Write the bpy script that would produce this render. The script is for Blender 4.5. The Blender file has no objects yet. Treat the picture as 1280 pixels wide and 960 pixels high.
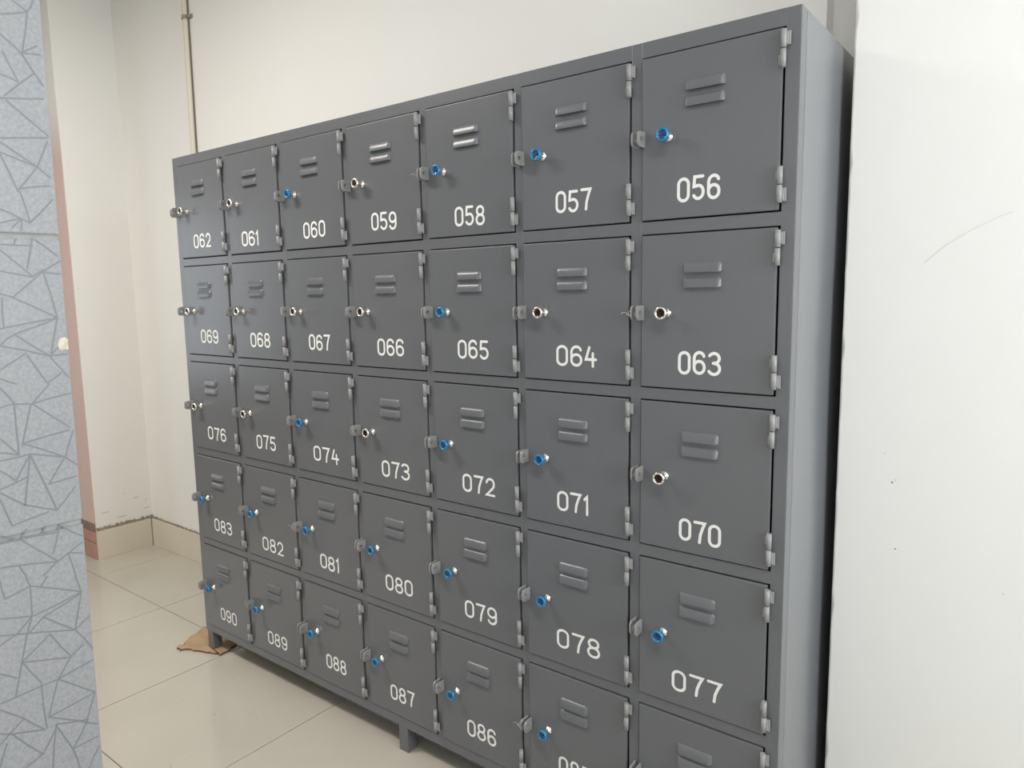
import bpy, bmesh, math, random
from mathutils import Vector, Matrix
random.seed(7)
U = 0.3            # one working unit (a locker column pitch) in metres
ZF = -5.95         # floor level in working units
def P(x, y, z): return Vector((x*U, y*U, (z-ZF)*U))
scene = bpy.context.scene
COL = scene.collection

# ------------------------------------------------------------ camera
R = [[0.795229, 0.606083, -0.016579], [0.063219, -0.110082, -0.99191], [-0.603004, 0.787747, -0.125857]]
cam_d = bpy.data.cameras.new('camera')
cam = bpy.data.objects.new('camera', cam_d)
COL.objects.link(cam)
right, down, fwd = Vector(R[0]), Vector(R[1]), Vector(R[2])
m = Matrix((right, -down, -fwd)).transposed().to_4x4()
m.translation = P(1.40057, -4.50626, -1.51246)
cam.matrix_world = m
cam_d.sensor_width = 36.0
cam_d.lens = 36.0*898.43/1280
cam_d.clip_start = 0.02
scene.camera = cam

# ------------------------------------------------------------ world, lights, exposure
world = bpy.data.worlds.new('daylight'); scene.world = world
world.use_nodes = True
bg = world.node_tree.nodes['Background']
bg.inputs[0].default_value = (0.72, 0.84, 1.0, 1)
bg.inputs[1].default_value = 1.0
def area(name, loc, to, sx, sy, power, color):
    d = bpy.data.lights.new(name, 'AREA'); d.shape = 'RECTANGLE'
    d.size = sx; d.size_y = sy; d.energy = power; d.color = color
    o = bpy.data.objects.new(name, d); COL.objects.link(o)
    o.location = loc
    o.rotation_euler = (Vector(to)-Vector(loc)).to_track_quat('-Z', 'Y').to_euler()
    return o
# daylight entering each window opening (the light lies in the opening)
RX, LX, NY, CZ = 6.4, -16.5, -11.0, 3.45        # right wall, far left wall, near wall, ceiling
area('daylight_right', P(RX+.25, -1.5, -.7), P(RX-3, -1.5, -.7), 3.8*U, 5.2*U, 45, (0.92, 0.96, 1.0))
area('daylight_near', P(1.2, NY-.25, -.2), P(1.2, NY+3, -.2), 7.0*U, 4.6*U, 7, (0.90, 0.95, 1.0))
area('daylight_left', P(LX-.25, -5.4, -1.4), P(LX+3, -5.4, -1.4), 3.2*U, 4.6*U, 8, (0.86, 0.93, 1.0))
area('overhead_fill_near', P(2.6, -4.6, CZ-.22), P(2.6, -4.6, CZ-3), 4.0*U, 1.0*U, 15, (1.0, 0.91, 0.80))  # added warm fill from above, no fixture behind it
area('overhead_fill_far', P(-7.0, -3.8, CZ-.22), P(-7.0, -3.8, CZ-3), 4.0*U, 1.0*U, 42, (1.0, 0.95, 0.90))  # added overhead fill to brighten the far walls, no fixture behind it
scene.view_settings.view_transform = 'Standard'
scene.view_settings.look = 'None'
scene.view_settings.exposure = 0.0
scene.view_settings.gamma = 1.0
scene.view_settings.use_curve_mapping = False

# ------------------------------------------------------------ materials
def lin(h):
    out = []
    for i in (0, 2, 4):
        c = int(h[i:i+2], 16)/255
        out.append(c/12.92 if c <= .04045 else ((c+.055)/1.055)**2.4)
    return (*out, 1)
def mat(name, color, rough=.5, metal=0., noise=None, bump=None, coat=0., spec=.5):
    """noise=(scale, amount[,colour2]) colour variation; bump=(scale, strength, distance)"""
    M = bpy.data.materials.new(name); M.use_nodes = True
    nt = M.node_tree; b = nt.nodes['Principled BSDF']
    b.inputs['Base Color'].default_value = color
    b.inputs['Roughness'].default_value = rough
    b.inputs['Metallic'].default_value = metal
    b.inputs['Specular IOR Level'].default_value = spec
    if coat: b.inputs['Coat Weight'].default_value = coat; b.inputs['Coat Roughness'].default_value = .08
    tc = nt.nodes.new('ShaderNodeTexCoord')
    if noise:
        n = nt.nodes.new('ShaderNodeTexNoise'); n.inputs['Scale'].default_value = noise[0]; n.inputs['Detail'].default_value = 5
        nt.links.new(tc.outputs['Object'], n.inputs['Vector'])
        mx = nt.nodes.new('ShaderNodeMix'); mx.data_type = 'RGBA'
        c2 = noise[2] if len(noise) > 2 else tuple(c*(1-noise[1]) for c in color[:3])+(1,)
        mx.inputs[6].default_value = color; mx.inputs[7].default_value = c2
        rm = nt.nodes.new('ShaderNodeMapRange'); rm.inputs[1].default_value = .35; rm.inputs[2].default_value = .65
        nt.links.new(n.outputs['Fac'], rm.inputs[0]); nt.links.new(rm.outputs[0], mx.inputs[0])
        nt.links.new(mx.outputs[2], b.inputs['Base Color'])
    if bump:
        n = nt.nodes.new('ShaderNodeTexNoise'); n.inputs['Scale'].default_value = bump[0]; n.inputs['Detail'].default_value = 3
        nt.links.new(tc.outputs['Object'], n.inputs['Vector'])
        bp = nt.nodes.new('ShaderNodeBump'); bp.inputs['Strength'].default_value = bump[1]; bp.inputs['Distance'].default_value = bump[2]
        nt.links.new(n.outputs['Fac'], bp.inputs['Height']); nt.links.new(bp.outputs['Normal'], b.inputs['Normal'])
    return M
GREY = mat('grey_enamel', lin('6b6d71'), .27, bump=(260, .25, .0006), spec=.6)
SIDE = mat('grey_enamel_sheet', lin('737579'), .24, spec=.9)
EDGE = mat('grey_enamel_hardware', lin('989898'), .28, spec=.5)
DARK = mat('dark_opening', lin('0c0c0d'), .9)
WHITEPAINT = mat('white_number_paint', lin('f6f6f4'), .5)
CHROME = mat('chrome', lin('f2eee8'), .14, 1.0)
KEYHOLE = mat('dark_lock_core', lin('3a2c26'), .3, .6)
BLUE = mat('blue_film', lin('147cae'), .2, 0.0, coat=.8)
BLUED = mat('blue_film_dark', lin('0c4c80'), .25, 0.0, coat=.5)
WALL = mat('cream_wall_paint', lin('f2f1ed'), .75, noise=(1.3, .03), bump=(6, .15, .01))
WALLW = mat('white_wall_paint', lin('f0f0ed'), .7, noise=(2.0, .015), bump=(9, .12, .01))
WALLG = mat('dull_grey_wall_paint', lin('9a978f'), .8)
CEIL = mat('ceiling_paint', lin('efede6'), .8)
PINK = mat('pink_to_cream_wall', lin('dcc2bb'), .6)
def height_blend(M, z0, z1, c0, c1):      # blends the colour by height, pink below to cream at the top
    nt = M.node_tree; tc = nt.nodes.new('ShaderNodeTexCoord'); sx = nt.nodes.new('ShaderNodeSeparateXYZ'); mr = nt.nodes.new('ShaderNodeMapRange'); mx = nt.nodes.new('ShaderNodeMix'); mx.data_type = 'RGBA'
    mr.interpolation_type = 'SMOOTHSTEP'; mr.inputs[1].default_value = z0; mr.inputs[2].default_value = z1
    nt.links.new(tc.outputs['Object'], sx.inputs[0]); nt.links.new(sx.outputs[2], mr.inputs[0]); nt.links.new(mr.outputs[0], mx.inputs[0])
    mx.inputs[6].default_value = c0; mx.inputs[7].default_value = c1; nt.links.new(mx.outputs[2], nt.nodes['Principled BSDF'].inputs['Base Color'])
height_blend(PINK, (.5-ZF)*U, (1.8-ZF)*U, lin('dcc2bb'), lin('f2f1ed'))
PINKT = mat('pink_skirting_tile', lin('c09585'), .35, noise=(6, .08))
PINKD = mat('brown_band', lin('957f78'), .7, noise=(20, .2))
FLOORT = mat('cream_polished_tile', lin('c6c0b3'), .13, noise=(3, .05), spec=.55)
GROUT = mat('floor_grout', lin('8a7f6d'), .9)
SKIRT = mat('beige_skirting_tile', lin('e0d8c8'), .3, noise=(5, .05))
GRIME = mat('grimy_plaster_edge', lin('a8a18f'), .9, noise=(60, .45, lin('8a8474')))
WTILE = mat('speckled_grey_wall_tile', lin('b3b4b7'), .42, noise=(160, .2, lin('a3a7ac')), bump=(30, .1, .002))
WGROUT = mat('pale_tile_grout', lin('b9bcb8'), .7, noise=(40, .12))
WLINE = mat('grey_printed_line', lin('8f959a'), .45)
CHIP = mat('bare_white_tile_body', lin('f6f4ee'), .8, noise=(80, .1, lin('e5d9bd')))
PIPE = mat('cream_plastic_conduit', lin('ddd6c6'), .45)
CLIP = mat('dull_saddle_clip', lin('a59c8c'), .45, noise=(90, .3))
CARD = mat('brown_cardboard', lin('bd9f7e'), .85, noise=(18, .18), bump=(60, .3, .002))
CARDE = mat('cardboard_torn_edge', lin('7d6349'), .9, noise=(90, .5))
FRAMEW = mat('white_window_frame', lin('e6e6e2'), .4)
LINEM = mat('faint_pencil_mark', lin('dcdcd8'), .8)
SPECK = mat('dark_paint_fleck', lin('8d887f'), .8)
SCUFF = mat('grey_scuff', lin('b0aba0'), .8)

# ------------------------------------------------------------ mesh helpers
def obj(name, bm, mats, parent=None, smooth=False, label=None):
    me = bpy.data.meshes.new(name); bm.normal_update(); bm.to_mesh(me); bm.free()
    for M in (mats if isinstance(mats, (list, tuple)) else [mats]): me.materials.append(M)
    if smooth:
        for p in me.polygons: p.use_smooth = True
    o = bpy.data.objects.new(name, me); COL.objects.link(o)
    if parent: o.parent = parent
    if label: o['label'] = label
    return o
def thing(name, label, cat, loc=(0, 0, 0)):
    o = bpy.data.objects.new(name, None); COL.objects.link(o); o.location = loc
    o.empty_display_size = .1
    o['label'] = label; o['category'] = cat
    return o
def box(bm, a, b, mi=0, world=True, bev=0.):
    """box between corners a and b given in working units"""
    x0, x1 = sorted((a[0], b[0])); y0, y1 = sorted((a[1], b[1])); z0, z1 = sorted((a[2], b[2]))
    T = (lambda x, y, z: P(x, y, z)) if world else (lambda x, y, z: Vector((x*U, y*U, z*U)))
    v = [bm.verts.new(T(x, y, z)) for x in (x0, x1) for y in (y0, y1) for z in (z0, z1)]
    fs = []
    for q in ((0, 1, 3, 2), (4, 6, 7, 5), (0, 4, 5, 1), (2, 3, 7, 6), (0, 2, 6, 4), (1, 5, 7, 3)):
        f = bm.faces.new([v[i] for i in q]); f.material_index = mi; fs.append(f)
    if bev:
        es = list({e for f in fs for e in f.edges})
        bmesh.ops.bevel(bm, geom=es, offset=bev*U, segments=2, profile=.6, affect='EDGES', clamp_overlap=True)
    return fs
def cyl(bm, c, axis, r, h0, h1, n=20, mi=0, r2=None, caps=True):
    """cylinder in local working units along axis ('y' or 'z') from h0 to h1"""
    r2 = r if r2 is None else r2
    rings = []
    for h, rr in ((h0, r), (h1, r2)):
        ring = []
        for k in range(n):
            a = 2*math.pi*k/n; ca, sa = rr*math.cos(a), rr*math.sin(a)
            p = (c[0]+ca, h, c[2]+sa) if axis == 'y' else (c[0]+ca, c[1]+sa, h)
            ring.append(bm.verts.new(Vector(p)*U))
        rings.append(ring)
    for k in range(n):
        f = bm.faces.new((rings[0][k], rings[0][(k+1) % n], rings[1][(k+1) % n], rings[1][k])); f.material_index = mi; f.smooth = True
    if caps:
        for ring in rings:
            f = bm.faces.new(ring); f.material_index = mi
    bmesh.ops.recalc_face_normals(bm, faces=bm.faces[:])
def lathe(bm, c, prof, n=24):
    """profile [(radius, y, material)] revolved about the y axis through c"""
    prev = None
    for i, (r, y, mi) in enumerate(prof):
        ring = [bm.verts.new(Vector((c[0]+r*math.cos(2*math.pi*k/n), y, c[2]+r*math.sin(2*math.pi*k/n)))*U) for k in range(n)] if r > 1e-6 else [bm.verts.new(Vector((c[0], y, c[2]))*U)]
        if prev:
            for k in range(n):
                k2 = (k+1) % n
                if len(ring) == 1: f = bm.faces.new((prev[k], prev[k2], ring[0]))
                elif len(prev) == 1: f = bm.faces.new((prev[0], ring[k2], ring[k]))
                else: f = bm.faces.new((prev[k], prev[k2], ring[k2], ring[k]))
                f.material_index = mi; f.smooth = True
        prev = ring
    bmesh.ops.recalc_face_normals(bm, faces=bm.faces[:])
def strokes(bm, lines, r, place, cap=6, lift=0.00007, nrm=(0, -1, 0)):
    """flat painted ribbons with round ends; place(u, v) -> Vector; each ribbon lies a hair above the one before"""
    N = Vector(nrm)
    for li, L in enumerate(lines):
        pts = [L[0]]
        for p in L[1:]:
            if math.hypot(p[0]-pts[-1][0], p[1]-pts[-1][1]) > r*.12: pts.append(p)
        if len(pts) < 2: continue
        closed = math.hypot(pts[0][0]-pts[-1][0], pts[0][1]-pts[-1][1]) < r*.2
        if closed: pts = pts[:-1]
        n = len(pts); off = N*lift*(li % 40); Lf, Rt = [], []
        def dirn(i, j):
            dx, dy = pts[j][0]-pts[i][0], pts[j][1]-pts[i][1]; d = math.hypot(dx, dy) or 1
            return dx/d, dy/d
        for i in range(n):
            if closed: d0, d1 = dirn((i-1) % n, i), dirn(i, (i+1) % n)
            else: d0, d1 = dirn(max(i-1, 0), max(i, 1)), dirn(min(i, n-2), min(i+1, n-1))
            mx, my = d0[0]+d1[0], d0[1]+d1[1]; ml = math.hypot(mx, my) or 1; mx /= ml; my /= ml
            k = r/max(.45, mx*d1[0]+my*d1[1])
            Lf.append(bm.verts.new(place(pts[i][0]-my*k, pts[i][1]+mx*k)+off)); Rt.append(bm.verts.new(place(pts[i][0]+my*k, pts[i][1]-mx*k)+off))
        for i in range(n if closed else n-1):
            j = (i+1) % n; bm.faces.new((Lf[i], Rt[i], Rt[j], Lf[j]))
        if not closed:
            for (i, j, vs, sg) in ((0, 1, (Lf[0], Rt[0]), -1), (n-2, n-1, (Lf[-1], Rt[-1]), 1)):
                d = dirn(i, j); e = 0 if sg < 0 else n-1; a0 = math.atan2(d[1], d[0])+(math.pi/2 if sg < 0 else -math.pi/2)
                mid = [bm.verts.new(place(pts[e][0]+r*math.cos(a0+math.pi*k/cap), pts[e][1]+r*math.sin(a0+math.pi*k/cap))+off) for k in range(1, cap)]
                ring = [vs[0]]+mid+[vs[1]] if sg < 0 else [vs[1]]+mid+[vs[0]]
                bm.faces.new(ring)
def structure(o): o['kind'] = 'structure'; return o
def empty(name, parent=None):
    o = bpy.data.objects.new(name, None); COL.objects.link(o); o.parent = parent; return o

# ------------------------------------------------------------ measured layout (working units)
XE= [[-0.9089, 0.0], [-1.9102, -1.008], [-2.8999, -1.9991], [-3.8908, -2.9918], [-4.8911, -3.9831], [-5.893, -4.9871], [-6.9106, -5.9902]]
ZE= [[0.0, -1.0444], [-1.1453, -2.1727], [-2.271, -3.3056], [-3.4096, -4.4428], [-4.5406, -5.5827]]
NUM= {(0, 6): (0.287, 0.641, -0.866), (0, 5): (0.24, 0.561, -0.894), (0, 4): (0.305, 0.636, -0.872), (0, 3): (0.292, 0.611, -0.863), (0, 2): (0.303, 0.616, -0.894), (0, 1): (0.304, 0.604, -0.861), (0, 0): (0.258, 0.545, -0.865), (1, 6): (0.296, 0.656, -0.81), (1, 5): (0.286, 0.64, -0.826), (1, 4): (0.301, 0.626, -0.823), (1, 3): (0.305, 0.645, -0.84), (1, 2): (0.3, 0.629, -0.823), (1, 1): (0.299, 0.648, -0.839), (1, 0): (0.279, 0.573, -0.849), (2, 6): (0.303, 0.685, -0.833), (2, 5): (0.279, 0.632, -0.822), (2, 4): (0.284, 0.678, -0.832), (2, 3): (0.298, 0.661, -0.85), (2, 2): (0.315, 0.667, -0.839), (2, 1): (0.295, 0.59, -0.837), (2, 0): (0.301, 0.596, -0.875), (3, 6): (0.299, 0.671, -0.826), (3, 5): (0.27, 0.653, -0.859), (3, 4): (0.297, 0.61, -0.838), (3, 3): (0.29, 0.65, -0.825), (3, 2): (0.305, 0.657, -0.827), (3, 1): (0.283, 0.672, -0.815), (3, 0): (0.262, 0.624, -0.847), (4, 6): (0.301, 0.644, -0.822), (4, 5): (0.265, 0.624, -0.84), (4, 4): (0.317, 0.634, -0.799), (4, 3): (0.295, 0.619, -0.812), (4, 2): (0.297, 0.621, -0.815), (4, 1): (0.288, 0.591, -0.776)}
SEG= [(-2.717, 0.207, -2.575, 0.258), (-2.646, 0.307, -2.57, 0.26), (-2.57, 0.26, -2.531, 0.341), (-2.57, 0.26, -2.616, 0.014), (-2.727, 0.091, -2.622, 0.007), (-2.622, 0.007, -2.53, 0.071), (-2.622, 0.007, -2.517, 0.02), (-2.622, 0.007, -2.515, -0.165), (-2.724, -0.006, -2.652, -0.164), (-2.746, -0.143, -2.653, -0.17), (-2.735, -0.269, -2.566, -0.104), (-2.758, -0.285, -2.521, -0.245), (-2.727, -0.291, -2.51, -0.469), (-2.777, -0.522, -2.511, -0.481), (-2.779, -0.546, -2.588, -0.67), (-2.588, -0.67, -2.518, -0.507), (-2.588, -0.67, -2.699, -0.817), (-2.784, -0.606, -2.588, -0.67), (-2.785, -0.618, -2.706, -0.836), (-2.588, -0.67, -2.518, -0.73), (-2.699, -0.817, -2.522, -0.781), (-2.695, -0.835, -2.655, -1.022), (-2.655, -1.022, -2.517, -0.868), (-2.812, -0.948, -2.703, -1.001), (-2.819, -1.033, -2.703, -1.001), (-2.703, -1.001, -2.655, -1.022), (-2.757, -1.06, -2.704, -1.007), (-2.7, -1.007, -2.709, -1.069), (-2.741, -1.126, -2.754, -1.16), (-2.83, -1.163, -2.655, -1.163), (-2.651, -1.116, -2.695, -1.311), (-2.635, -1.127, -2.516, -1.224), (-2.833, -1.197, -2.67, -1.355), (-2.843, -1.326, -2.671, -1.361), (-2.671, -1.361, -2.604, -1.316), (-2.786, -1.487, -2.611, -1.329), (-2.611, -1.329, -2.5, -1.256), (-2.605, -1.329, -2.546, -1.621), (-2.6, -1.329, -2.507, -1.341), (-2.855, -1.467, -2.792, -1.487), (-2.792, -1.487, -2.546, -1.625), (-2.846, -1.492, -2.851, -1.678), (-2.873, -1.683, -2.546, -1.627), (-2.881, -1.783, -2.794, -1.719), (-2.794, -1.719, -2.546, -1.627), (-2.546, -1.627, -2.601, -1.868), (-2.795, -1.725, -2.607, -1.874), (-2.881, -1.789, -2.607, -1.874), (-2.607, -1.874, -2.504, -1.869), (-2.607, -1.874, -2.543, -1.812), (-2.607, -1.88, -2.504, -2.03), (-2.894, -1.939, -2.743, -1.844), (-2.738, -1.857, -2.638, -2.049), (-2.638, -2.049, -2.55, -1.992), (-2.898, -1.995, -2.814, -2.036), (-2.903, -2.052, -2.835, -2.156), (-2.913, -2.178, -2.836, -2.163), (-2.836, -2.163, -2.735, -2.174), (-2.735, -2.174, -2.5, -2.133), (-2.735, -2.174, -2.627, -2.057), (-2.836, -2.163, -2.834, -2.489), (-2.741, -2.175, -2.813, -2.441), (-2.735, -2.174, -2.529, -2.361), (-2.8, -2.423, -2.531, -2.382), (-2.801, -2.43, -2.569, -2.561), (-2.929, -2.374, -2.834, -2.492), (-2.937, -2.463, -2.835, -2.496), (-2.941, -2.514, -2.772, -2.501), (-2.772, -2.501, -2.569, -2.561), (-2.772, -2.501, -2.865, -2.662), (-2.773, -2.504, -2.827, -2.831), (-2.773, -2.504, -2.645, -2.912), (-2.946, -2.578, -2.865, -2.662), (-2.956, -2.7, -2.801, -2.649), (-2.569, -2.561, -2.5, -2.63), (-2.569, -2.561, -2.679, -2.724), (-2.679, -2.724, -2.511, -2.705), (-2.506, -2.386, -2.569, -2.561), (-2.958, -2.719, -2.827, -2.831), (-2.961, -2.764, -2.91, -2.95), (-2.827, -2.831, -2.645, -2.912), (-2.91, -2.95, -2.699, -2.912), (-2.645, -2.912, -2.523, -2.78), (-2.985, -3.049, -2.868, -3.057), (-2.981, -2.997, -2.868, -3.057), (-2.834, -2.992, -2.868, -3.057), (-2.724, -3.002, -2.741, -3.066), (-2.839, -3.052, -2.644, -3.066), (-2.642, -3.032, -2.692, -3.207), (-2.868, -3.057, -2.666, -3.265), (-2.666, -3.265, -2.601, -3.228), (-2.601, -3.228, -2.508, -3.177), (-2.635, -3.019, -2.505, -3.134), (-2.601, -3.228, -2.514, -3.255), (-2.998, -3.206, -2.672, -3.267), (-2.672, -3.267, -2.762, -3.339), (-2.601, -3.228, -2.564, -3.406), (-2.893, -3.226, -2.86, -3.306), (-3.005, -3.291, -2.988, -3.419), (-2.988, -3.419, -2.842, -3.381), (-2.86, -3.306, -2.842, -3.381), (-2.842, -3.381, -2.534, -3.53), (-2.779, -3.403, -2.739, -3.347), (-2.57, -3.404, -2.541, -3.528), (-2.842, -3.381, -2.847, -3.589), (-3.025, -3.541, -2.847, -3.589), (-2.541, -3.53, -2.841, -3.592), (-2.541, -3.538, -2.784, -3.621), (-2.541, -3.538, -2.599, -3.788), (-2.784, -3.621, -2.599, -3.788), (-2.847, -3.589, -2.941, -3.678), (-2.847, -3.589, -2.885, -3.694), (-2.784, -3.621, -2.873, -3.699), (-3.035, -3.654, -2.599, -3.788), (-2.599, -3.788, -2.503, -3.722), (-2.599, -3.788, -2.494, -3.966), (-2.752, -3.755, -2.638, -3.965), (-2.752, -3.755, -2.929, -3.88), (-2.929, -3.883, -2.638, -3.972), (-2.556, -3.91, -2.638, -3.965), (-2.638, -3.965, -2.729, -4.094), (-2.929, -3.88, -2.826, -4.078), (-2.885, -3.694, -2.981, -4.097), (-3.04, -3.72, -2.941, -3.678), (-3.055, -3.907, -2.965, -3.977), (-3.072, -4.109, -2.729, -4.094), (-2.729, -4.094, -2.507, -4.052), (-2.729, -4.094, -2.505, -4.298), (-2.832, -4.082, -2.822, -4.41), (-2.729, -4.094, -2.804, -4.338), (-3.075, -4.149, -2.948, -4.274), (-2.948, -4.274, -2.834, -4.415), (-2.804, -4.338, -2.505, -4.298), (-2.804, -4.338, -2.509, -4.544), (-2.766, -4.41, -2.571, -4.477), (-3.024, -4.346, -2.834, -4.415), (-2.948, -4.274, -3.095, -4.386), (-3.024, -4.346, -2.859, -4.583), (-2.859, -4.583, -2.775, -4.45), (-2.766, -4.417, -2.808, -4.717), (-2.766, -4.417, -2.676, -4.647), (-2.676, -4.647, -2.565, -4.476), (-2.676, -4.647, -2.643, -4.813), (-2.964, -4.619, -2.859, -4.583), (-3.089, -4.311, -3.024, -4.346), (-2.505, -4.298, -2.571, -4.477), (-2.676, -4.647, -2.509, -4.638), (-2.585, -4.847, -2.508, -4.717), (-3.108, -4.543, -3.057, -4.4)]
CARDP= [(-7.335, -0.226), (-7.333, -0.121), (-7.461, 0.013), (-7.439, 0.097), (-7.545, 0.274), (-7.384, 0.331), (-6.966, 0.298), (-6.787, 0.267), (-6.738, 0.148), (-6.691, 0.031), (-6.731, -0.021), (-6.843, -0.052), (-6.999, -0.113), (-7.184, -0.195), (-7.228, -0.252)]

# ------------------------------------------------------------ floor
floor = structure(empty('floor'))
b = bmesh.new(); box(b, (LX-.3, NY-.3, ZF-.4), (RX+.3, 2.2, ZF-.012)); obj('screed', b, GROUT, floor)
PT = 2.025; gap = .011
for i in range(-6, 7):
    for j in range(-1, 7):
        x0 = -8.71+PT*(i+2-0); x1 = x0+PT
        x0, x1 = x0-PT, x1-PT
        y1 = .265-PT*(j-0)+0; y0 = y1-PT
        x0c, x1c, y0c, y1c = max(x0, LX), min(x1, RX), max(y0, NY), min(y1, 1.9)
        if x1c-x0c < .05 or y1c-y0c < .05: continue
        b = bmesh.new(); box(b, (x0c+gap/2, y0c+gap/2, ZF-.03), (x1c-gap/2, y1c-gap/2, ZF), bev=.004)
        obj('tile', b, FLOORT, floor)
# faint scuffs and crumbs on the floor
b = bmesh.new()
for k in range(46):
    x, y = random.uniform(-9.6, -5.0), random.uniform(-1.6, 1.1); s = random.uniform(.004, .011)
    n = 6; a0 = random.random()*6
    b.faces.new([b.verts.new(P(x+s*math.cos(a0+6.283*i/n)*random.uniform(.5, 1.5), y+s*math.sin(a0+6.283*i/n), ZF+.0012)) for i in range(n)])
o = obj('floor_speck', b, SPECK, floor); o['kind'] = 'stuff'

# ------------------------------------------------------------ walls
BW = 1.56; WX = -11.52
def wall(name, a, bb, M, parent=None):
    b = bmesh.new(); box(b, a, bb); o = obj(name, b, M, parent)
    return structure(o) if not parent else o
wall('wall_back', (WX-.4, BW, ZF-.1), (-.17, BW+.7, CZ), WALL)
wall('wall_recess', (-.17, BW+.2, ZF-.1), (.9, BW+.7, CZ), WALL)
# right pier whose white face comes forward of the cabinet's back; its arris is slightly ragged
b = bmesh.new()
n = 90; x_edge = .173; yf = .94
rows = []
for k in range(n+1):
    z = ZF-.1+(CZ-ZF+.1)*k/n
    j = random.uniform(-.003, .003) + (.012 if random.random() < .07 else 0)
    rows.append([b.verts.new(P(*p)) for p in ((x_edge, 2.2, z), (x_edge, yf+.012, z), (x_edge+.004+j, yf+.003, z), (x_edge+.014+j, yf, z), (RX, yf, z), (RX, 2.2, z))])
for k in range(n):
    for i in range(6):
        f = b.faces.new((rows[k][i], rows[k][(i+1) % 6], rows[k+1][(i+1) % 6], rows[k+1][i]))
        f.smooth = i in (1, 2)
b.faces.new(rows[0]); b.faces.new(rows[-1])
bmesh.ops.recalc_face_normals(b, faces=b.faces[:])
wr = structure(obj('wall_right', b, WALLW))
def on_pier(u, v): return P(u, yf-.0015, v)
b = bmesh.new(); strokes(b, [[(.66, -1.36), (.78, -1.25), (.92, -1.16), (1.06, -1.09), (1.12, -1.07)]], .0022, on_pier, 3)
obj('pencil_mark', b, LINEM, wr)
b = bmesh.new()
for x, z, s in ((.535, -2.86, .008), (.555, -2.84, .004), (.575, -3.33, .007), (.48, -2.66, .003), (1.21, -3.5, .004)):
    b.faces.new([b.verts.new(on_pier(x+s*math.cos(t), z+s*.8*math.sin(t*1.0))) for t in [6.283*i/7 for i in range(7)]])
o = obj('paint_fleck', b, SPECK, wr); o['kind'] = 'stuff'
# left return wall and the pink pier face
wall('wall_left', (WX-.25, .60, ZF-.1), (WX, BW+.1, CZ), WALL)
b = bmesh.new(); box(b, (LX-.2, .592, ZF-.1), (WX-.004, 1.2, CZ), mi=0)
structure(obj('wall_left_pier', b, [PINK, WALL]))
# far left wall with window opening, near wall and right side wall with window openings
def wall_open(name, axis, c, t, lo, hi, zlo, zhi, o0, o1, oz0, oz1, M):
    b = bmesh.new()
    def bx(p, q, r, s):
        if axis == 'x': box(b, (c, p, r), (c+t, q, s))
        else: box(b, (p, c, r), (q, c+t, s))
    bx(lo, o0, zlo, zhi); bx(o1, hi, zlo, zhi); bx(o0, o1, zlo, oz0); bx(o0, o1, oz1, zhi)
    return structure(obj(name, b, M))
wall_open('wall_far_left', 'x', LX, -.5, NY, 1.2, ZF-.1, CZ, -7.0, -3.8, -3.7, .9, WALLG)
wall_open('wall_near', 'y', NY, -.5, LX, RX, ZF-.1, CZ, -2.3, 4.7, -2.5, 2.1, WALL)
wall_open('wall_right_side', 'x', RX, .5, NY, yf, ZF-.1, CZ, -3.4, .4, -3.3, 1.9, WALL)
def window(name, axis, c, p0, p1, z0, z1, nm):
    w = structure(empty(name)); b = bmesh.new(); f = .14
    def bx(p, q, r, s):
        if axis == 'x': box(b, (c-.06, p, r), (c+.06, q, s))
        else: box(b, (p, c-.06, r), (q, c+.06, s))
    bx(p0, p0+f, z0, z1); bx(p1-f, p1, z0, z1); bx(p0+f, p1-f, z0, z0+f); bx(p0+f, p1-f, z1-f, z1)
    for k in range(1, nm):
        q = p0+(p1-p0)*k/nm; bx(q-.06, q+.06, z0+f, z1-f)
    obj('window_frame', b, FRAMEW, w)
window('window_1', 'x', LX-.12, -7.0, -3.8, -3.7, .9, 2)
window('window_2', 'y', NY-.12, -2.3, 4.7, -2.5, 2.1, 4)
window('window_3', 'x', RX+.12, -3.4, .4, -3.3, 1.9, 3)
wall('ceiling', (LX-.4, NY-.4, CZ), (RX+.4, 2.3, CZ+.3), CEIL)

# skirting tiles
def skirting(name, segs, M, top=-5.45):
    r = structure(empty(name))
    for a, bb in segs:
        b = bmesh.new(); box(b, (a[0], a[1], ZF), (bb[0], bb[1], top), bev=.006); obj('skirting_tile', b, M, r)
    return r
sb = skirting('baseboard_back', [((x, BW-.04), (x+1.99, BW)) for x in (-11.48, -9.48, -7.48, -5.48, -3.48)]+[((-1.48, BW-.04), (-.18, BW))], SKIRT)
sl = skirting('baseboard_left', [((WX, .60), (WX+.04, BW-.05))], SKIRT)
b = bmesh.new()
for k in range(60):       # crumbling dirty plaster line above the skirting
    t = k/60; x = WX+t*2.6; h = .018+.02*random.random()
    box(b, (x, BW-.02-.012*random.random(), -5.45), (x+2.6/60, BW, -5.45+h*(1-.5*t)))
obj('edge_band', b, GRIME, sb)['kind'] = 'stuff'
b = bmesh.new()
for k in range(34):
    y = .60+k*.96/34; h = .03+.035*random.random()
    box(b, (WX, y, -5.45), (WX+.012+.02*random.random(), y+.96/34, -5.45+h))
obj('edge_band', b, GRIME, sl)['kind'] = 'stuff'
b = bmesh.new()
for (y, z, l) in ((.70, -5.16, .12), (1.25, -5.02, .10), (.95, -5.30, .16), (1.42, -5.25, .10), (1.1, -4.9, .02), (1.45, -5.1, .03), (.66, -1.33, .012), (1.2, -3.9, .012), (1.45, -3.55, .015)):
    box(b, (WX, y, z), (WX+.002, y+l, z+.008))
obj('wall_scuff', b, SCUFF, sl)['kind'] = 'stuff'
sp = structure(empty('baseboard_left_pier'))
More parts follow.
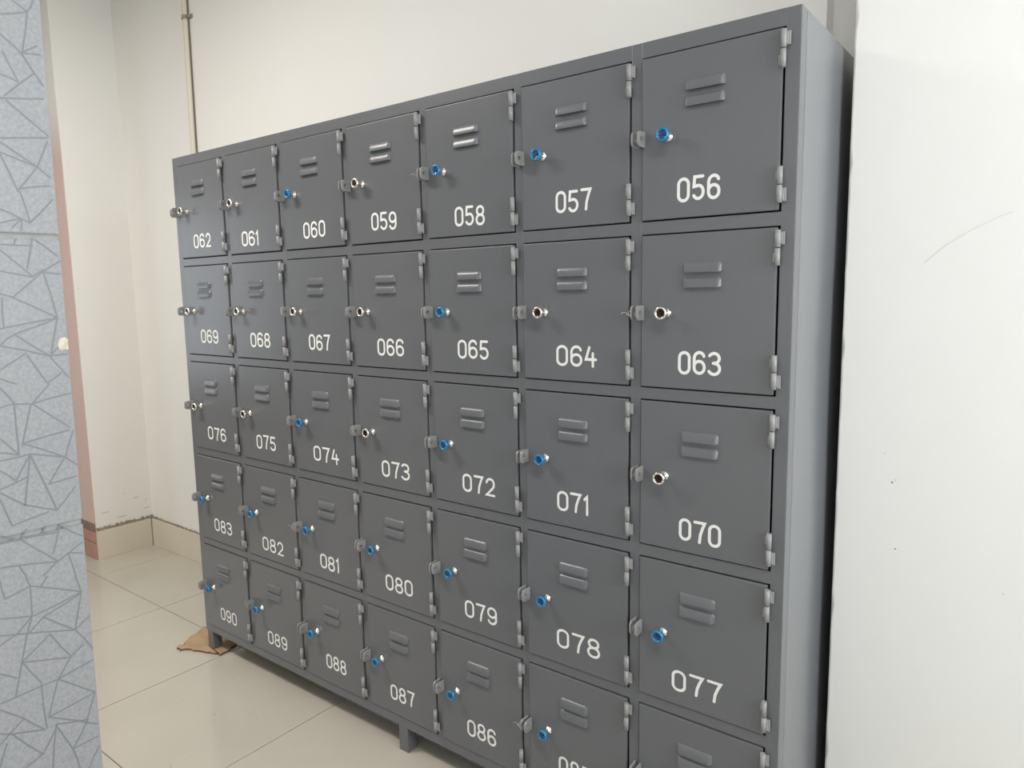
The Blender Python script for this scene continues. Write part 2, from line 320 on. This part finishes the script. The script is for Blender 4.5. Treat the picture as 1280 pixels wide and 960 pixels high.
b = bmesh.new(); box(b, (-13.6, .565, ZF), (WX-.004, .592, -5.66), bev=.004); obj('skirting_tile', b, PINKT, sp)
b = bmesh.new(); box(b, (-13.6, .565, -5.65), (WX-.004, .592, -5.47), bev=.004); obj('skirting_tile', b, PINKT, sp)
b = bmesh.new(); box(b, (-13.6, .58, -5.47), (WX-.004, .592, -5.32)); obj('edge_band', b, PINKD, sp)  # plain brown band above the pier's skirting

# ------------------------------------------------------------ tiled wall in the left foreground (slightly out of plumb)
def lean(z): return -3.87+.028*(z+1.9)
tw = structure(empty('wall_tiled_left'))
YE = -2.492
def leanbox(b, y0, y1, z0, z1, d0, d1, bev=0):
    v = [b.verts.new(P(lean(z)+d, y, z)) for d in (d0, d1) for y in (y0, y1) for z in (z0, z1)]
    fs = [b.faces.new([v[i] for i in q]) for q in ((0, 1, 3, 2), (4, 6, 7, 5), (0, 4, 5, 1), (2, 3, 7, 6), (0, 2, 6, 4), (1, 5, 7, 3))]
    if bev:
        bmesh.ops.bevel(b, geom=list({e for f in fs for e in f.edges}), offset=bev*U, segments=2, affect='EDGES')
b = bmesh.new(); leanbox(b, -7.3, YE-.012, ZF, CZ, -.5, -.022); obj('grout', b, WGROUT, tw)
zj = [ZF+.01, -4.95, -3.03, -1.105, .82, 2.745, CZ]
for a, c in zip(zj[:-1], zj[1:]):
    y = YE
    while y > -7.2:
        y2 = max(y-1.92, -7.29)
        b = bmesh.new(); leanbox(b, y2+.012, y, a+.018, c-.018, -.03, 0, .006); obj('tile', b, WTILE, tw)
        y = y2
b = bmesh.new(); leanbox(b, YE-.014, YE-.001, ZF+.01, CZ, -.46, -.028, 0); obj('end_strip', b, WGROUT, tw)
lines = []
for (y0, z0, y1, z1) in SEG:
    for sft in (0, 1, 2, 3, 4):
        a0, a1 = y0-.76*sft, y1-.76*sft
        a0, a1 = min(a0, YE-.006), min(a1, YE-.006)
        lines.append([(a0, z0), ((a0+a1)/2+random.uniform(-.004, .004), (z0+z1)/2+random.uniform(-.004, .004)), (a1, z1)])
b = bmesh.new(); strokes(b, lines, .0052, lambda u, v: P(lean(v)+.0009, u, v), 3, .000012, (1, 0, 0))
o = obj('printed_line', b, WLINE, tw); o['kind'] = 'stuff'
b = bmesh.new()
pts = [(0, .03), (-.02, .045), (-.05, .04), (-.062, .02), (-.068, -.01), (-.062, -.035), (-.04, -.045), (-.03, -.036), (0, -.038)]
fr = [b.verts.new(P(lean(-1.8)+.0015+.003*(i % 2), YE-.001+p[0]*.9, -1.80+p[1])) for i, p in enumerate(pts)]
bk = [b.verts.new(P(lean(-1.8)-.03, YE-.001+p[0]*.9, -1.80+p[1])) for p in pts]
b.faces.new(fr); b.faces.new(bk)
for i in range(len(pts)): b.faces.new((fr[i], fr[(i+1) % len(pts)], bk[(i+1) % len(pts)], bk[i]))
bmesh.ops.recalc_face_normals(b, faces=b.faces[:]); obj('chipped_patch', b, CHIP, tw, label='bare white chip on the tile edge')

# ------------------------------------------------------------ conduit on the back wall
cd = thing('wall_conduit', 'cream plastic conduit running up the back wall above the far end of the lockers', 'conduit', P(-9.22, BW-.03, ZF))
def loc_tube(bm, path, r, n=14):
    prev = None
    for (x, y, z) in path:
        ring = [bm.verts.new(Vector((x+r*math.cos(6.2832*k/n), y+r*math.sin(6.2832*k/n), z))*U) for k in range(n)]
        if prev:
            for k in range(n): bm.faces.new((prev[k], prev[(k+1) % n], ring[(k+1) % n], ring[k])).smooth = True
        prev = ring
b = bmesh.new(); loc_tube(b, [(0, 0, .55), (0, 0, 5), (.03, 0, 7.5), (.05, 0, 9.38)], .045); obj('pipe', b, PIPE, cd)
b = bmesh.new(); loc_tube(b, [(.052, .012, .55), (.052, .012, 5), (.082, .012, 7.5), (.102, .012, 9.38)], .008); obj('pipe_shadow', b, mat('pipe_shadow_tone', lin('6a6458'), .6), cd)  # dark strip standing in for the shadow line beside the pipe
for zc in (8.55, 4.2):
    b = bmesh.new(); xo = .04 if zc > 5 else 0
    loc_tube(b, [(xo, 0, zc-.03), (xo, 0, zc+.03)], .056)
    box(b, (xo-.11, .015, zc-.03), (xo+.15, .03, zc+.03), world=False, bev=.004)
    cyl(b, (xo+.10, 0, zc), 'y', .022, -.02, .02, n=10)
    cyl(b, (xo-.09, 0, zc), 'y', .015, -.0, .02, n=10)
    obj('saddle_clip', b, CLIP, cd, label='dull metal saddle clip')

# ------------------------------------------------------------ cardboard
b = bmesh.new()
c = (sum(p[0] for p in CARDP)/len(CARDP), sum(p[1] for p in CARDP)/len(CARDP))
rough = []
for i in range(len(CARDP)):
    p, q2 = CARDP[i], CARDP[(i+1) % len(CARDP)]
    for k in range(4):
        t = k/4; j = .02
        rough.append((p[0]+(q2[0]-p[0])*t+random.uniform(-j, j), p[1]+(q2[1]-p[1])*t+random.uniform(-j, j)))
th = .022
def rise(x, y):       # the loose outer corner curls up a little
    d = max(0, -7.12-x); return .10*d*d
top = [b.verts.new(P(x, y, ZF+th+rise(x, y))) for x, y in rough]
bot = [b.verts.new(P(x+random.uniform(-.01, .01), y+random.uniform(-.01, .01), ZF+.002+rise(x, y))) for x, y in rough]
ct = b.verts.new(P(c[0], c[1], ZF+th))
for i in range(len(rough)):
    k = (i+1) % len(rough)
    f = b.faces.new((top[i], top[k], ct)); f.material_index = 0
    f = b.faces.new((bot[i], bot[k], top[k], top[i])); f.material_index = 1
b.faces.new(bot)
bmesh.ops.recalc_face_normals(b, faces=b.faces[:])
card = thing('cardboard_scrap', 'torn flat piece of brown cardboard under the far front leg of the lockers', 'cardboard', P(-7.1, .0, ZF))
def rel(o, par):
    o.parent = par; o.matrix_parent_inverse = Matrix.Translation(-Vector(par.location)); return o
rel(obj('sheet', b, [CARD, CARDE]), card)
b = bmesh.new()
for off, y in ((0, .285), (.03, .22)):
    v = []
    for t in range(7):
        x = -7.46+t*.09+off
        v.append((b.verts.new(P(x, y+.02*random.random()+.02*t/6, ZF+th+.001)), b.verts.new(P(x+.01, y+.035, ZF+th+.035+.01*random.random())), b.verts.new(P(x, y+.06, ZF+th+.001))))
    for s in range(6):
        for k in (0, 1): b.faces.new((v[s][k], v[s+1][k], v[s+1][k+1], v[s][k+1]))
rel(obj('crease', b, CARD), card)

# ------------------------------------------------------------ locker cabinet
cab = thing('locker_cabinet', 'grey steel bank of thirty-five small numbered lockers standing against the cream wall', 'lockers', P(-3.457, .75, ZF))
XL, XR, ZT, ZB = -7.01, .1, .11, -5.69
YB = 1.5
FT = .11    # depth of the frame members
g = .0085
b = bmesh.new()
xs = [XL]
for c in range(6, -1, -1): xs += [XE[c][0]-.006, XE[c][1]+.012]
xs.append(XR)
zs = [ZT]
for r in range(5): zs += [ZE[r][0]+g, ZE[r][1]-g]
zs.append(ZB)
for i in range(0, len(xs), 2):
    box(b, (xs[i], 0, ZB), (xs[i+1], FT, ZT), bev=.006)
for i in range(0, len(zs), 2):
    for c in range(1, len(xs)-1, 2):
        box(b, (xs[c]-.004, 0.0002, zs[i+1]), (xs[c+1]+.004, FT, zs[i]), bev=.004)
obj('front_frame', b, GREY, cab)
def panel(name, a, bb, M=SIDE, sub=0):
    b = bmesh.new(); box(b, a, bb, bev=.003); return obj(name, b, M, cab)
# side sheets, slightly dished
for xo, xi, s in ((XR, XR-.014, 1), (XL, XL+.014, -1)):
    b = bmesh.new(); ny, nz = 14, 46; gr = []
    for i in range(ny+1):
        col = []
        for k in range(nz+1):
            y = FT-.002+(YB-FT)*i/ny; z = ZB+(ZT-ZB)*k/nz
            e = math.sin(math.pi*i/ny)*math.sin(math.pi*k/nz)
            col.append(b.verts.new(P(xo-s*e*(.006+.004*math.sin(y*4.1+z*1.3)+.003*math.sin(z*2.7+1)), y, z)))
        gr.append(col)
    for i in range(ny):
        for k in range(nz):
            q = (gr[i][k], gr[i+1][k], gr[i+1][k+1], gr[i][k+1]); b.faces.new(q if s > 0 else q[::-1]).smooth = True
    box(b, (xi, FT, ZB), (xi-s*.004, YB-.004, ZT-.012))
    obj('side_panel', b, SIDE, cab)
panel('top_panel', (XL+.004, .01, ZT-.012), (XR-.004, YB, ZT-.001), GREY)
panel('bottom_panel', (XL+.03, FT, ZB), (XR-.03, YB-.01, ZB+.012), GREY)
panel('back_panel', (XL+.03, YB-.012, ZB+.012), (XR-.03, YB, ZT-.012), GREY)
for r in range(4):
    zc = (ZE[r][1]+ZE[r+1][0])/2; panel('shelf', (XL+.04, FT, zc-.006), (XR-.04, YB-.015, zc+.006), GREY)
for c in range(6):
    xc = (XE[c][0]+XE[c+1][1])/2
    panel('partition', (xc-.005, FT, ZB+.014), (xc+.005, YB-.014, ZT-.014), GREY)
for x in (XL+.02, -3.52, XR-.14):
    for y in (.004, YB-.13):
        b = bmesh.new(); zb = ZF+(.024 if x < -6 and y < 1 else .002)
        box(b, (x, y, zb), (x+.12, y+.12, ZB+.002), bev=.006); obj('leg', b, GREY, cab)

# shared sub-part meshes, local origin at the door's top left corner
def me_of(o):
    me = o.data; bpy.data.objects.remove(o); return me
def louver_mesh():
    b = bmesh.new(); nx, nz = 26, 8; w, h, d = .262, .068, .025; gr = []
    for i in range(nx+1):
        u = i/nx; x = u*w; e = min(1, min(x, w-x)/.022); e = math.sqrt(max(0, 1-(1-e)**2))
        col = []
        for k in range(nz+1):
            t = k/nz; s = math.sin(t*math.pi/2)**.5
            zz = -h*t; 
            if e < 1: zz = -h*(t*(.72+.28*e)+(1-e)*.2)
            col.append(b.verts.new(Vector((x, -d*s*e-.0004, zz))*U))
        gr.append(col)
    for i in range(nx):
        for k in range(nz): b.faces.new((gr[i][k], gr[i][k+1], gr[i+1][k+1], gr[i+1][k])).smooth = True
        # underside: the dark open slot
        a, c2 = gr[i][nz], gr[i+1][nz]
        v1 = b.verts.new((a.co.x, -.0003*U, a.co.z+.006*U)); v2 = b.verts.new((c2.co.x, -.0003*U, c2.co.z+.006*U))
        p1 = b.verts.new(a.co); p2 = b.verts.new(c2.co)
        f = b.faces.new((p1, v1, v2, p2)); f.material_index = 1
    return me_of(obj('vent_louver', b, [GREY, DARK]))
def hinge_mesh(top):
    """top hinge: frame leaf on its upper half; bottom hinge: on its lower half. origin = hinge top, door's right edge"""
    b = bmesh.new(); L = .212; c = (.009, -.021, 0); r = .0175
    cyl(b, c, 'z', r, -L*.5+.0025, 0, 16); cyl(b, c, 'z', r*.97, -L, -L*.5-.0025, 16); cyl(b, c, 'z', r*.7, -L*.5-.004, -L*.5+.004, 12, mi=1)
    up, lo = (-.01, -.088), (-L+.088, -L+.006)
    fr, dr = (up, lo) if top else (lo, up)
    box(b, (.012, -.012, max(fr)), (.047, -.001, min(fr)), world=False, bev=.004)
    box(b, (.020, -.020, max(fr)-.006), (.036, -.006, min(fr)+.006), world=False, bev=.005)
    box(b, (-.020, -.014, max(dr)-.012), (.002, -.003, min(dr)+.012), world=False, bev=.005)
    return me_of(obj('hinge', b, [EDGE, DARK]))
def tab_mesh():
    """padlock lug: plate standing out from the face, normal along x, with a hole; origin on the face at its centre height"""
    b = bmesh.new(); t = .013; L, H, r, hr, hy = .100, .100, .030, .016, -.060
    out = [(.012, H/2), (.012, -H/2)]
    for k in range(7): a = math.radians(270-90*k/6); out.append((-(L-r)+r*math.cos(a), -(H/2-r)+r*math.sin(a)))
    for k in range(7): a = math.radians(180-90*k/6); out.append((-(L-r)+r*math.cos(a), (H/2-r)+r*math.sin(a)))
    N = len(out)
    hole = []
    for (y, z) in out:
        a = math.atan2(z, y-hy); hole.append((hy+hr*math.cos(a), hr*math.sin(a)))
    R4 = []
    for x in (-t/2, t/2):
        R4.append([b.verts.new(Vector((x, y, z))*U) for y, z in out]); R4.append([b.verts.new(Vector((x, y, z))*U) for y, z in hole])
    for i in range(N):
        k = (i+1) % N
        b.faces.new((R4[0][i], R4[0][k], R4[1][k], R4[1][i])); b.faces.new((R4[2][i], R4[2][k], R4[3][k], R4[3][i]))
        b.faces.new((R4[0][i], R4[0][k], R4[2][k], R4[2][i])); b.faces.new((R4[1][i], R4[1][k], R4[3][k], R4[3][i]))
    bmesh.ops.recalc_face_normals(b, faces=b.faces[:])
    return me_of(obj('hasp_tab', b, EDGE))
def knob_mesh(blue):
    b = bmesh.new(); A, D2 = (1, 2) if blue else (0, 3)
    lathe(b, (0, 0, 0), [(0, -.001, 0), (.034, -.001, 0), (.034, -.008, 0), (.022, -.012, 0), (.020, -.050, 0), (.026, -.058, 0),
        (.032, -.062, A), (.043, -.070, A), (.046, -.080, A), (.046, -.090, A), (.041, -.099, A), (.034, -.101, A),
        (.029, -.094, A), (.026, -.090, D2), (.012, -.089, D2), (0, -.090, D2)], 28)
    box(b, (-.013, -.098, -.0035), (.013, -.088, .0035), mi=D2, world=False)
    return me_of(obj('lock_knob', b, [CHROME, BLUE, BLUED, KEYHOLE]))
LOUV = louver_mesh(); HT = hinge_mesh(True); HB = hinge_mesh(False); TAB = tab_mesh(); KB = knob_mesh(True); KC = knob_mesh(False)
def put(name, me, parent, loc, rot=None, label=None):
    o = bpy.data.objects.new(name, me); COL.objects.link(o); o.parent = parent; o.location = Vector(loc)*U
    if rot: o.rotation_euler = rot
    if label: o['label'] = label
    return o

# digits in a cell 1 wide and 1 high
def arc(cx, cy, rx, ry, a0, a1, n=10):
    return [(cx+rx*math.cos(math.radians(a0+(a1-a0)*k/n)), cy+ry*math.sin(math.radians(a0+(a1-a0)*k/n))) for k in range(n+1)]
def rrect(x0, y0, x1, y1, rx, ry):
    L = arc(x1-rx, y1-ry, rx, ry, 0, 90, 7)+arc(x0+rx, y1-ry, rx, ry, 90, 180, 7)+arc(x0+rx, y0+ry, rx, ry, 180, 270, 7)+arc(x1-rx, y0+ry, rx, ry, 270, 360, 7)
    return L+[L[0]]
G = {
 '0': [rrect(0, 0, 1, 1, .48, .26)],
 '1': [[(.28, .82), (.55, 1), (.55, 0)]],
 '2': [arc(.5, .72, .46, .28, 170, 0, 9)+arc(.46, .70, .5, .35, 0, -45, 4)[1:]+[(.04, 0), (1, 0)]],
 '3': [arc(.45, .76, .50, .24, 150, -60, 12)+[(.38, .53)], [(.38, .53)]+arc(.45, .27, .55, .27, 60, -150, 14)],
 '4': [[(.35, 1), (0, .36), (1, .36)], [(.70, .68), (.70, 0)]],
 '5': [[(.92, 1), (.12, 1), (.06, .56)]+arc(.48, .30, .50, .30, 115, -150, 14)],
 '6': [arc(.52, .78, .44, .22, 12, 90, 6)+arc(.5, .70, .5, .30, 95, 180, 8)+arc(.5, .27, .5, .27, 180, 360, 12)+[(1, .31)], arc(.5, .31, .5, .27, 0, 165, 12)],
 '7': [[(0, 1), (1, 1), (.78, .72), (.58, .38), (.50, 0)]],
 '8': [rrect(.07, .53, .93, 1, .40, .22), rrect(0, 0, 1, .53, .46, .25)],
 '9': [[(1-x, 1-y) for x, y in arc(.52, .78, .44, .22, 12, 90, 6)+arc(.5, .70, .5, .30, 95, 180, 8)+arc(.5, .27, .5, .27, 180, 360, 12)+[(1, .31)]], [(1-x, 1-y) for x, y in arc(.5, .31, .5, .27, 0, 165, 12)]],
}
def number_obj(txt, par, x0, x1, zc, H=.158):
    r = .0103; b = bmesh.new(); n = 3; sp = (x1-x0)*.115
    wd = {'1': .55}
    tot = sum(wd.get(ch, 1) for ch in txt); w = (x1-x0-2*r-sp*2)/tot; x = x0+r
    for ch in txt:
        cw = w*wd.get(ch, 1); L = []
        dz = random.uniform(-.004, .004)
        for pl in G[ch]:
            L.append([(x+(u-(.25 if ch == '1' else 0))*w, zc+dz+(v-.5)*(H-2*r)) for u, v in pl])
        strokes(b, L, r, lambda u, v: Vector((u*U, -.0016*U, v*U)), 6)
        x += cw+sp
    return obj('number', b, WHITEPAINT, par, label='white painted number '+txt)

BLUES = {(0, 0), (0, 1), (0, 2), (0, 4), (1, 2), (2, 1), (2, 2), (2, 4)} | {(3, c) for c in range(7)} | {(4, c) for c in range(7)}
for r in range(5):
    for c in range(7):
        num = '%03d' % (56+7*r+c)
        (xl, xr), (zt, zb) = XE[c], ZE[r]
        w, h = xr-xl, zt-zb
        pro = .011+random.uniform(0, .004)
        b = bmesh.new(); box(b, (0, 0, -h), (w, .03, 0), world=False, bev=.007)
        door = obj('door', b, GREY, cab, label='grey locker door numbered %s' % num)
        door.location = P(xl, -pro, zt)
        # doors never hang perfectly true
        door.rotation_euler = (0, 0, math.radians(random.uniform(-.15, .15)))
        put('vent_louver', LOUV, door, (.305, 0, -.187)); put('vent_louver', LOUV, door, (.303, 0, -.285))
        put('hinge', HT, door, (w, 0, -.018)); put('hinge', HB, door, (w, 0, -h+.262-.010))
        blue = (r, c) in BLUES
        kr = (0, random.uniform(-.8, .8), 0)
        put('lock_knob', KB if blue else KC, door, (.186+random.uniform(-.004, .004), 0, -.518), kr,
            'lock knob under blue film' if blue else 'bare chrome lock knob')
        put('hasp_tab', TAB, door, (.016, 0, -.518), (0, 0, random.uniform(-.06, .06)))
        t = put('hasp_tab', TAB, cab, (0, 0, 0), (0, 0, random.uniform(-.08, .08)))
        t.location = P(xl-.030+random.uniform(-.004, .004), 0, zt-.520+random.uniform(-.006, .004))
        x0, x1, zc = NUM.get((r, c), (.28, .61, -.84))
        number_obj(num, door, x0-.003, x1+.003, zc)
        if (r, c) in ((0, 2), (1, 0), (4, 1), (3, 4)):
            bb = bmesh.new(); prev = None      # thin twist of wire left in the lug
            for k in range(15):
                a = k*.62; p = Vector((-.045+.016*math.cos(a)-(.004*k if k > 9 else 0), -.070+.006*math.sin(a)-.001*k, -.520+.018*math.sin(a)-.0025*max(0, k-8)))
                ring = [bb.verts.new((p+Vector((.0022*math.cos(q), .0012*math.sin(q*2), .0022*math.sin(q))))*U) for q in (0, 1.57, 3.14, 4.71)]
                if prev:
                    for s in range(4): bb.faces.new((prev[s], prev[(s+1) % 4], ring[(s+1) % 4], ring[s]))
                prev = ring
            obj('wire_twist', bb, CHROME, door)
BP = Vector(cab.location)
bpy.context.view_layer.update()
for ch in cab.children: ch.location = Vector(ch.location)-BP
# small white nick of missing paint on one door
b = bmesh.new(); b.faces.new([b.verts.new(P(x, -.012, z)) for x, z in ((-6.47, -.50), (-6.455, -.505), (-6.44, -.545), (-6.455, -.54))])
rel(obj('paint_nick', b, WHITEPAINT, cab), cab)
